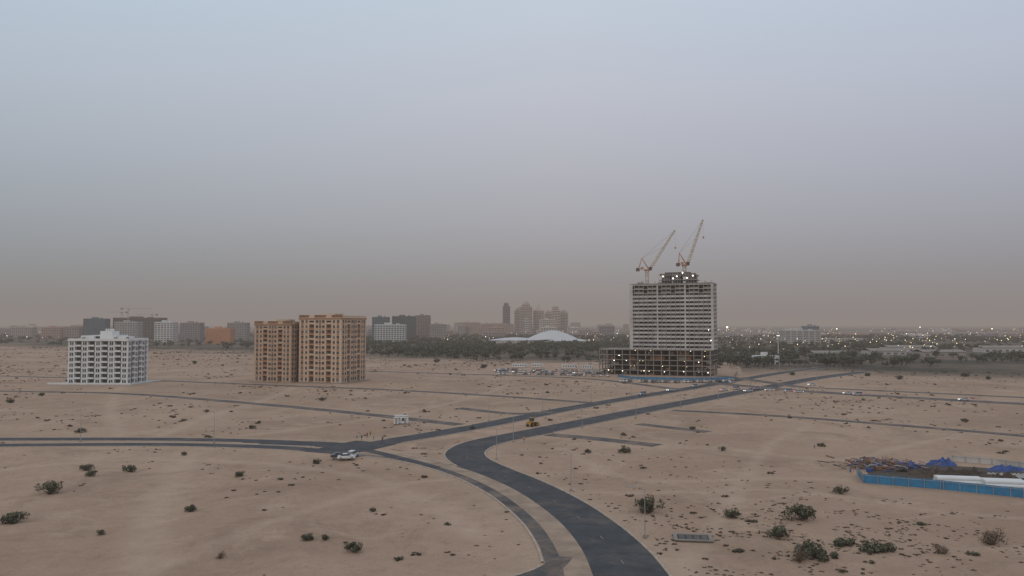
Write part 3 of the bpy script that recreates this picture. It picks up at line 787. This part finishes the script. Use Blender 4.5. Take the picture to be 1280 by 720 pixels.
def loader(px,py,rz):
    g=G(px,py); mb=MB()
    mb.box(-2.6,-.2,-.9,.9,1.0,2.2,'yellow'); mb.box(-.2,1.4,-.6,.6,.9,1.5,'yellow'); mb.box(-.9,.5,-.75,.75,2.2,3.4,'glass'); mb.box(-1,.6,-.85,.85,3.4,3.55,'yellow')
    for x in(-1.7,1.3):
        for s in(-1,1): mb.cyl((x,s*1.35,.8),(x,s*.8,.8),.8,.8,14,'tyre'); mb.cyl((x,s*1.38,.8),(x,s*1.34,.8),.35,.35,8,'yellow')
    for s in(-.6,.6): mb.beam((.8,s,1.6),(3.2,s,.9),.25,'yellow'); mb.beam((.5,s,1.1),(2.4,s,1.4),.14,'steel')
    mb.quad([(3.1,-1.4,.2),(3.1,1.4,.2),(4.2,1.4,.15),(4.2,-1.4,.15)],'yellow'); mb.quad([(3.1,-1.4,.2),(3.1,1.4,.2),(3.3,1.4,1.4),(3.3,-1.4,1.4)],'yellow')
    for s in(-1.4,1.4): mb.quad([(3.1,s,.2),(4.2,s,.15),(3.3,s,1.4)],'yellow')
    mb.obj('wheel_loader',(g[0],g[1],.03),rz,scale=.85)
loader(665,533,math.radians(60))
def lampmesh(h=9,lit=False,arms=2):
    mb=MB(); mb.box(-.25,.25,-.25,.25,0,.3,'conc'); mb.cyl((0,0,.3),(0,0,h),.09,.05,8,'steel')
    for s in((-1,1) if arms==2 else(1,)):
        mb.cyl((0,0,h-.1),(s*1.0,0,h+.35),.05,.04,6,'steel'); mb.cyl((s*1.0,0,h+.35),(s*1.9,0,h+.42),.04,.035,6,'steel'); mb.box(min(s*1.7,s*2.5),max(s*1.7,s*2.5),-.16,.16,h+.36,h+.5,'steel'); mb.box(min(s*1.8,s*2.4),max(s*1.8,s*2.4),-.12,.12,h+.33,h+.36,'lamp' if lit else 'white')
    return mb.mesh('street_lamp')
LM=lampmesh(8,False,1); LM2=lampmesh(9,False,2)
def lamps_along(ri,off,step,me,start=0):
    C=ROADS[ri][1]; acc=0;nxt=start
    for i in range(1,len(C)):
        acc+=(C[i]-C[i-1]).length
        if acc>=nxt:
            nxt+=step; t=(C[i]-C[i-1]).normalized(); n=Vector((t.y,-t.x)); p=C[i]+n*off
            if rdist(p.x,p.y)<.3: continue
            place('street_lamp',me,(p.x,p.y,0),math.atan2(-n.y*off,-n.x*off))
lamps_along(0,7.0,40,LM,38); lamps_along(1,-6.2,40,LM,20); lamps_along(2,5.3,42,LM2,120); lamps_along(15,7.5,55,LM,60)
lamps_along(10,5,60,LM,20)
mb=MB()
for i in range(420):
    if i<290: px=random.uniform(895,1320); D=random.choice([random.uniform(800,1500),random.uniform(1300,2400),random.uniform(2200,4500)])
    elif i<360: px=random.uniform(540,790); D=random.uniform(1100,3500)
    else: px=random.uniform(-40,320); D=random.uniform(1500,3500)
    x=at(px,405,D)[0]; h=random.uniform(6,13); mb.cyl((x,D,0),(x,D,h),.16,.1,4,'steel',False); mb.ball((x,D-.3,h),random.choice([.25,.32,.4,.6])*(D/1800)**.7,random.choice(['lamp','lamp','lamp','lampw']),6,4)
for px,py,D,r in((909,409,1500,1.4),(1046,411,2500,1.4),(1240,411,2500,1.3),(1150,409,3000,1.5)):
    p=at(px,py,D); mb.cyl((p[0],D,0),(p[0],D,p[2]),.25,.15,5,'steel',False); mb.ball(p,r,'lampw',8,6)
mb.obj('distant_street_lamps')

def person(px,py,rz,shirt,step=.25):
    J=[((0,0,.95),.15),((0,0,1.15),.14),((0,0,1.38),.17),((0,0,1.52),.06),((.02,0,1.62),.10),((.02,0,1.74),.085),
       ((0,.1,.9),.1),((step*.5,.1,.5),.065),((step*.6,.1,.08),.045),((step*.6+.16,.1,.04),.04),
       ((0,-.1,.9),.1),((-step*.3,-.1,.5),.065),((-step,-.1,.1),.045),((-step+.15,-.1,.04),.04),
       ((0,.21,1.42),.06),((-.05,.27,1.13),.045),((.05,.28,.88),.035),((.07,.28,.78),.03),
       ((0,-.21,1.42),.06),((.04,-.27,1.13),.045),((.16,-.28,.9),.035),((.2,-.28,.81),.03)]
    E=[(0,1),(1,2),(2,3),(3,4),(4,5),(0,6),(6,7),(7,8),(8,9),(0,10),(10,11),(11,12),(12,13),(2,14),(14,15),(15,16),(16,17),(2,18),(18,19),(19,20),(20,21)]
    me=bpy.data.meshes.new('pedestrian'); me.from_pydata([j[0] for j in J],E,[]); g=G(px,py)
    o=place('pedestrian',me,(g[0],g[1],.12),rz); sk=o.modifiers.new('skin','SKIN')
    for i,j in enumerate(J): me.skin_vertices[0].data[i].radius=(j[1],j[1])
    me.skin_vertices[0].data[0].use_root=True
    o.modifiers.new('sub','SUBSURF').levels=1
    m=bpy.data.materials.new('clothes'); m.use_nodes=True; nt=m.node_tree; tc=nd(nt,'ShaderNodeTexCoord'); sp=nd(nt,'ShaderNodeSeparateXYZ')
    nt.links.new(tc.outputs['Object'],sp.inputs[0]); cr=nd(nt,'ShaderNodeValToRGB'); cr.color_ramp.interpolation='CONSTANT'
    mul=nd(nt,'ShaderNodeMath',operation='MULTIPLY'); mul.inputs[1].default_value=.5; nt.links.new(sp.outputs['Z'],mul.inputs[0]); nt.links.new(mul.outputs[0],cr.inputs[0])
    e=cr.color_ramp.elements; e[0].color=(.04,.045,.06,1); e[1].position=.49; e[1].color=(*shirt,1); x=e.new(.755); x.color=(.28,.15,.09,1); x=e.new(.85); x.color=(.02,.015,.01,1)
    nt.links.new(cr.outputs[0],nt.nodes['Principled BSDF'].inputs['Base Color']); me.materials.append(m)
for p in((446,549,0,(.5,.5,.5)),(452,551,1,(.08,.1,.2)),(459,548,2.5,(.3,.05,.04)),(467,550,.4,(.45,.4,.3)),(463,545,1.3,(.6,.25,.03)),(478,553,2,(.1,.1,.1)),(1018,561,0,(.5,.5,.5)),(655,553,1,(.6,.3,.05))): person(*p)

g=G(866,674); mb=MB(); 
mb.box(-3,3,-2,2,-.2,.25,'concd'); mb.box(-2.5,2.5,-1.5,1.5,.25,.28,'asphalt'); mb.box(-3.1,-2.5,-2.1,2.1,.25,.4,'conc');mb.box(2.5,3.1,-2.1,2.1,.25,.4,'conc');mb.box(-2.5,2.5,1.5,2.1,.25,.4,'conc'); mb.box(-2.5,2.5,-2.1,-1.5,.25,.38,'conc')
for i in range(4): mb.box(-2.2+i*1.2,-1.3+i*1.2,-1.2,1.2,.28,.36,'concd')
mb.obj('concrete_utility_chamber',(g[0],g[1],0),-.15)

# ---------------------------------------------------------------- hoardings and the small building site
def hoarding(name,pts,h,k,wave=.06,pitch=.5,post=True):
    mb=MB(); C=[Vector(p) for p in pts]
    for a,b in zip(C[:-1],C[1:]):
        d=b-a; n=int(d.length/pitch); t=d.normalized(); nn=Vector((t.y,-t.x)); prev=None
        for i in range(n+1):
            p=a+d*(i/n)+nn*(wave if i%2 else -wave); 
            if prev is not None: mb.quad([(prev.x,prev.y,.08),(p.x,p.y,.08),(p.x,p.y,h),(prev.x,prev.y,h)],k)
            prev=p
        for i in range(0,int(d.length/3)+1):
            p=a+t*(i*3)+nn*.14; mb.beam((p.x,p.y,0),(p.x,p.y,h+.12),.1,'steel')
        q=nn*.1; mb.beam((a.x+q.x,a.y+q.y,h-.25),(b.x+q.x,b.y+q.y,h-.25),.07,'steel')
    mb.obj(name)
hoarding('blue_hoarding',[G(*p) for p in((772,471),(790,474),(860,475.5),(918,474.5),(921,466))],1.7,'blue',.08,1.0)
hoarding('blue_corrugated_fence',[G(*p) for p in((1072,594),(1079,604),(1180,612.5),(1280,623),(1400,636))],2.0,'blue')
hoarding('white_site_fence',[G(*p) for p in((1190,577),(1240,581),(1290,587),(1400,600))],1.6,'precast')
patch('excavated_ground',[(1090,600),(1180,608),(1290,620),(1400,632),(1380,606),(1280,590),(1200,583),(1120,581),(1085,585)],'soil',.03,.3)
def mound(name,px,py,rx,ry,h,k,seed=0,n=30,m=12):
    g=G(px,py); mb=MB(); i=mb.mi(k)
    for a in range(m+1):
        r=a/m
        for j in range(n):
            t=2*math.pi*j/n; x=rx*r*math.cos(t); y=ry*r*math.sin(t)
            f=1+.35*noise.noise(Vector((math.cos(t)*1.5,math.sin(t)*1.5,seed)))
            z=h*(1-r**3)*(.8+.9*noise.noise(Vector((x*.9,y*.9,seed+3)))+.3*noise.noise(Vector((x*2.5,y*2.5,seed))))-.03
            mb.v.append((x*f,y*f,z if r<1 else -.03))
    for a in range(m):
        for j in range(n): mb.f.append((a*n+j,(a+1)*n+j,(a+1)*n+(j+1)%n,a*n+(j+1)%n)); mb.m.append(i)
    mb.obj(name,(g[0],g[1],0))
mound('tarpaulin_covered_pile',1178,581,4.0,2.2,1.5,'blue2',1); mound('tarpaulin_covered_pile',1133,584,3.2,2.4,1.3,'blue2',2)
mound('tarpaulin_covered_pile',1256,588,4.6,2,1.2,'blue2',9)
mound('soil_heap',1205,597,8,3.2,1.7,'soil',3); mound('soil_heap',1092,581,3.5,3,1.6,'brownsoil',4); mound('soil_heap',1165,594,6,3,1.4,'soil',6); mound('soil_heap',1250,602,7,3,1.5,'soil',8)
g=G(1100,584); mb=MB()
for _ in range(220):
    x,y=random.gauss(0,4.5),random.gauss(0,3.0); a=random.uniform(0,3.14); l=random.uniform(.8,3); z=random.uniform(.1,1.2)
    d=(math.cos(a)*l/2,math.sin(a)*l/2); mb.beam((x-d[0],y-d[1],z),(x+d[0],y+d[1],z+random.uniform(-.1,.6)),random.choice([.1,.15,.25]),random.choice(['bark','brown','steel','dry','brown','blue2','concd']))
for _ in range(34):
    x,y=random.gauss(0,5),random.gauss(0,2.8); s=random.uniform(.4,1.1); mb.box(x,x+s*1.4,y,y+s,.0,s*.9,random.choice(['brown','concd','blue2','conc','bark','brown']))
mb.obj('scrap_material_pile',(g[0],g[1],0))
def pipes(px,py,L,n,rz,r=.3):
    g=G(px,py); mb=MB()
    for row in range(2):
        for j in range(n-row): 
            y=(j+row*.5)*r*2.02; z=r+row*r*1.75+.1; mb.cyl((-L/2,y,z),(L/2,y,z),r,r,10,'white')
    for x in(-L/3,L/3): mb.box(x-.15,x+.15,-.4,n*r*2,.0,.1,'bark')
    mb.obj('pipe_stack',(g[0],g[1],.03),rz)
pipes(1200,606.5,9,4,-.18,.42); pipes(1258,611,8,5,-.2,.42)
g=G(1262,599)
mb=MB()
for i in range(14): mb.box(-6+i*.9,-5.7+i*.9,0,6,.03,.35,'precast')
mb.obj('precast_beam_stack',(g[0],g[1],.03),-.2)

# ---------------------------------------------------------------- sky, sun, haze
w=bpy.data.worlds.new('World'); SC.world=w; w.use_nodes=True; nt=w.node_tree; L=nt.links
bg=nt.nodes['Background']; tc=nd(nt,'ShaderNodeTexCoord'); sp=nd(nt,'ShaderNodeSeparateXYZ'); L.new(tc.outputs['Generated'],sp.inputs[0])
cr=nd(nt,'ShaderNodeValToRGB'); L.new(sp.outputs['Z'],cr.inputs[0]); e=cr.color_ramp.elements
stops=[(0,(142,133,130)),(.03,(148,141,139)),(.065,(155,152,153)),(.124,(169,169,175)),(.20,(182,184,193)),(.275,(191,195,206)),(.375,(195,205,218)),(1.0,(200,208,222))]
e[0].position=0; e[0].color=lin(*stops[0][1]); e[1].position=1; e[1].color=lin(*stops[-1][1])
for p,c in stops[1:-1]: x=e.new(p); x.color=lin(*c)
rx=nd(nt,'ShaderNodeMapRange'); rx.inputs['From Min'].default_value=-.55; rx.inputs['From Max'].default_value=.05; L.new(sp.outputs['X'],rx.inputs['Value'])
mx=nd(nt,'ShaderNodeMix',data_type='RGBA',blend_type='MIX'); L.new(rx.outputs['Result'],mx.inputs['Factor'])
ci=[q for q in mx.inputs if q.type=='RGBA']; ci[0].default_value=(.88,.96,.98,1); ci[1].default_value=(1,1,1,1)
rx2=nd(nt,'ShaderNodeMapRange'); rx2.inputs['From Min'].default_value=.05; rx2.inputs['From Max'].default_value=.55; L.new(sp.outputs['X'],rx2.inputs['Value'])
mx2=nd(nt,'ShaderNodeMix',data_type='RGBA'); L.new(rx2.outputs['Result'],mx2.inputs['Factor']); c2=[q for q in mx2.inputs if q.type=='RGBA']
L.new([q for q in mx.outputs if q.type=='RGBA'][0],c2[0]); c2[1].default_value=(.92,.95,1.0,1)
mu=nd(nt,'ShaderNodeMix',data_type='RGBA',blend_type='MULTIPLY'); mu.inputs['Factor'].default_value=1; c3=[q for q in mu.inputs if q.type=='RGBA']
L.new(cr.outputs[0],c3[0]); L.new([q for q in mx2.outputs if q.type=='RGBA'][0],c3[1])
L.new([q for q in mu.outputs if q.type=='RGBA'][0],bg.inputs['Color']); bg.inputs['Strength'].default_value=1.0
SE,SA=math.radians(24),math.radians(215)
sun=bpy.data.lights.new('sun','SUN'); sun.energy=.5; sun.angle=math.radians(30); sun.color=(1,.86,.72)
so=bpy.data.objects.new('sun',sun); SC.collection.objects.link(so)
d=Vector((math.sin(SA)*math.cos(SE),math.cos(SA)*math.cos(SE),math.sin(SE))); so.rotation_euler=d.to_track_quat('Z','Y').to_euler()
mb=MB(); M['haze']=m=bpy.data.materials.new('haze'); m.use_nodes=True; nt=m.node_tree; nt.nodes.clear()
o=nd(nt,'ShaderNodeOutputMaterial'); ab=nd(nt,'ShaderNodeVolumeAbsorption'); ab.inputs['Color'].default_value=(0,0,0,1); SG=1/5600
ab.inputs['Density'].default_value=SG; em=nd(nt,'ShaderNodeEmission'); em.inputs['Color'].default_value=lin(143,134,130); em.inputs['Strength'].default_value=SG
ad=nd(nt,'ShaderNodeAddShader'); nt.links.new(ab.outputs[0],ad.inputs[0]); nt.links.new(em.outputs[0],ad.inputs[1]); nt.links.new(ad.outputs[0],o.inputs['Volume'])
m.cycles.homogeneous_volume=True
mb.box(-39000,39000,-2500,44000,-20,135,'haze'); mb.obj('atmospheric_haze')

cam=bpy.data.cameras.new('camera'); co=bpy.data.objects.new('camera',cam); SC.collection.objects.link(co)
cam.sensor_width=36; cam.lens=36*F/1280; cam.clip_start=.5; cam.clip_end=100000
co.location=(0,0,H); co.rotation_euler=(math.radians(90)+TH,0,0); SC.camera=co
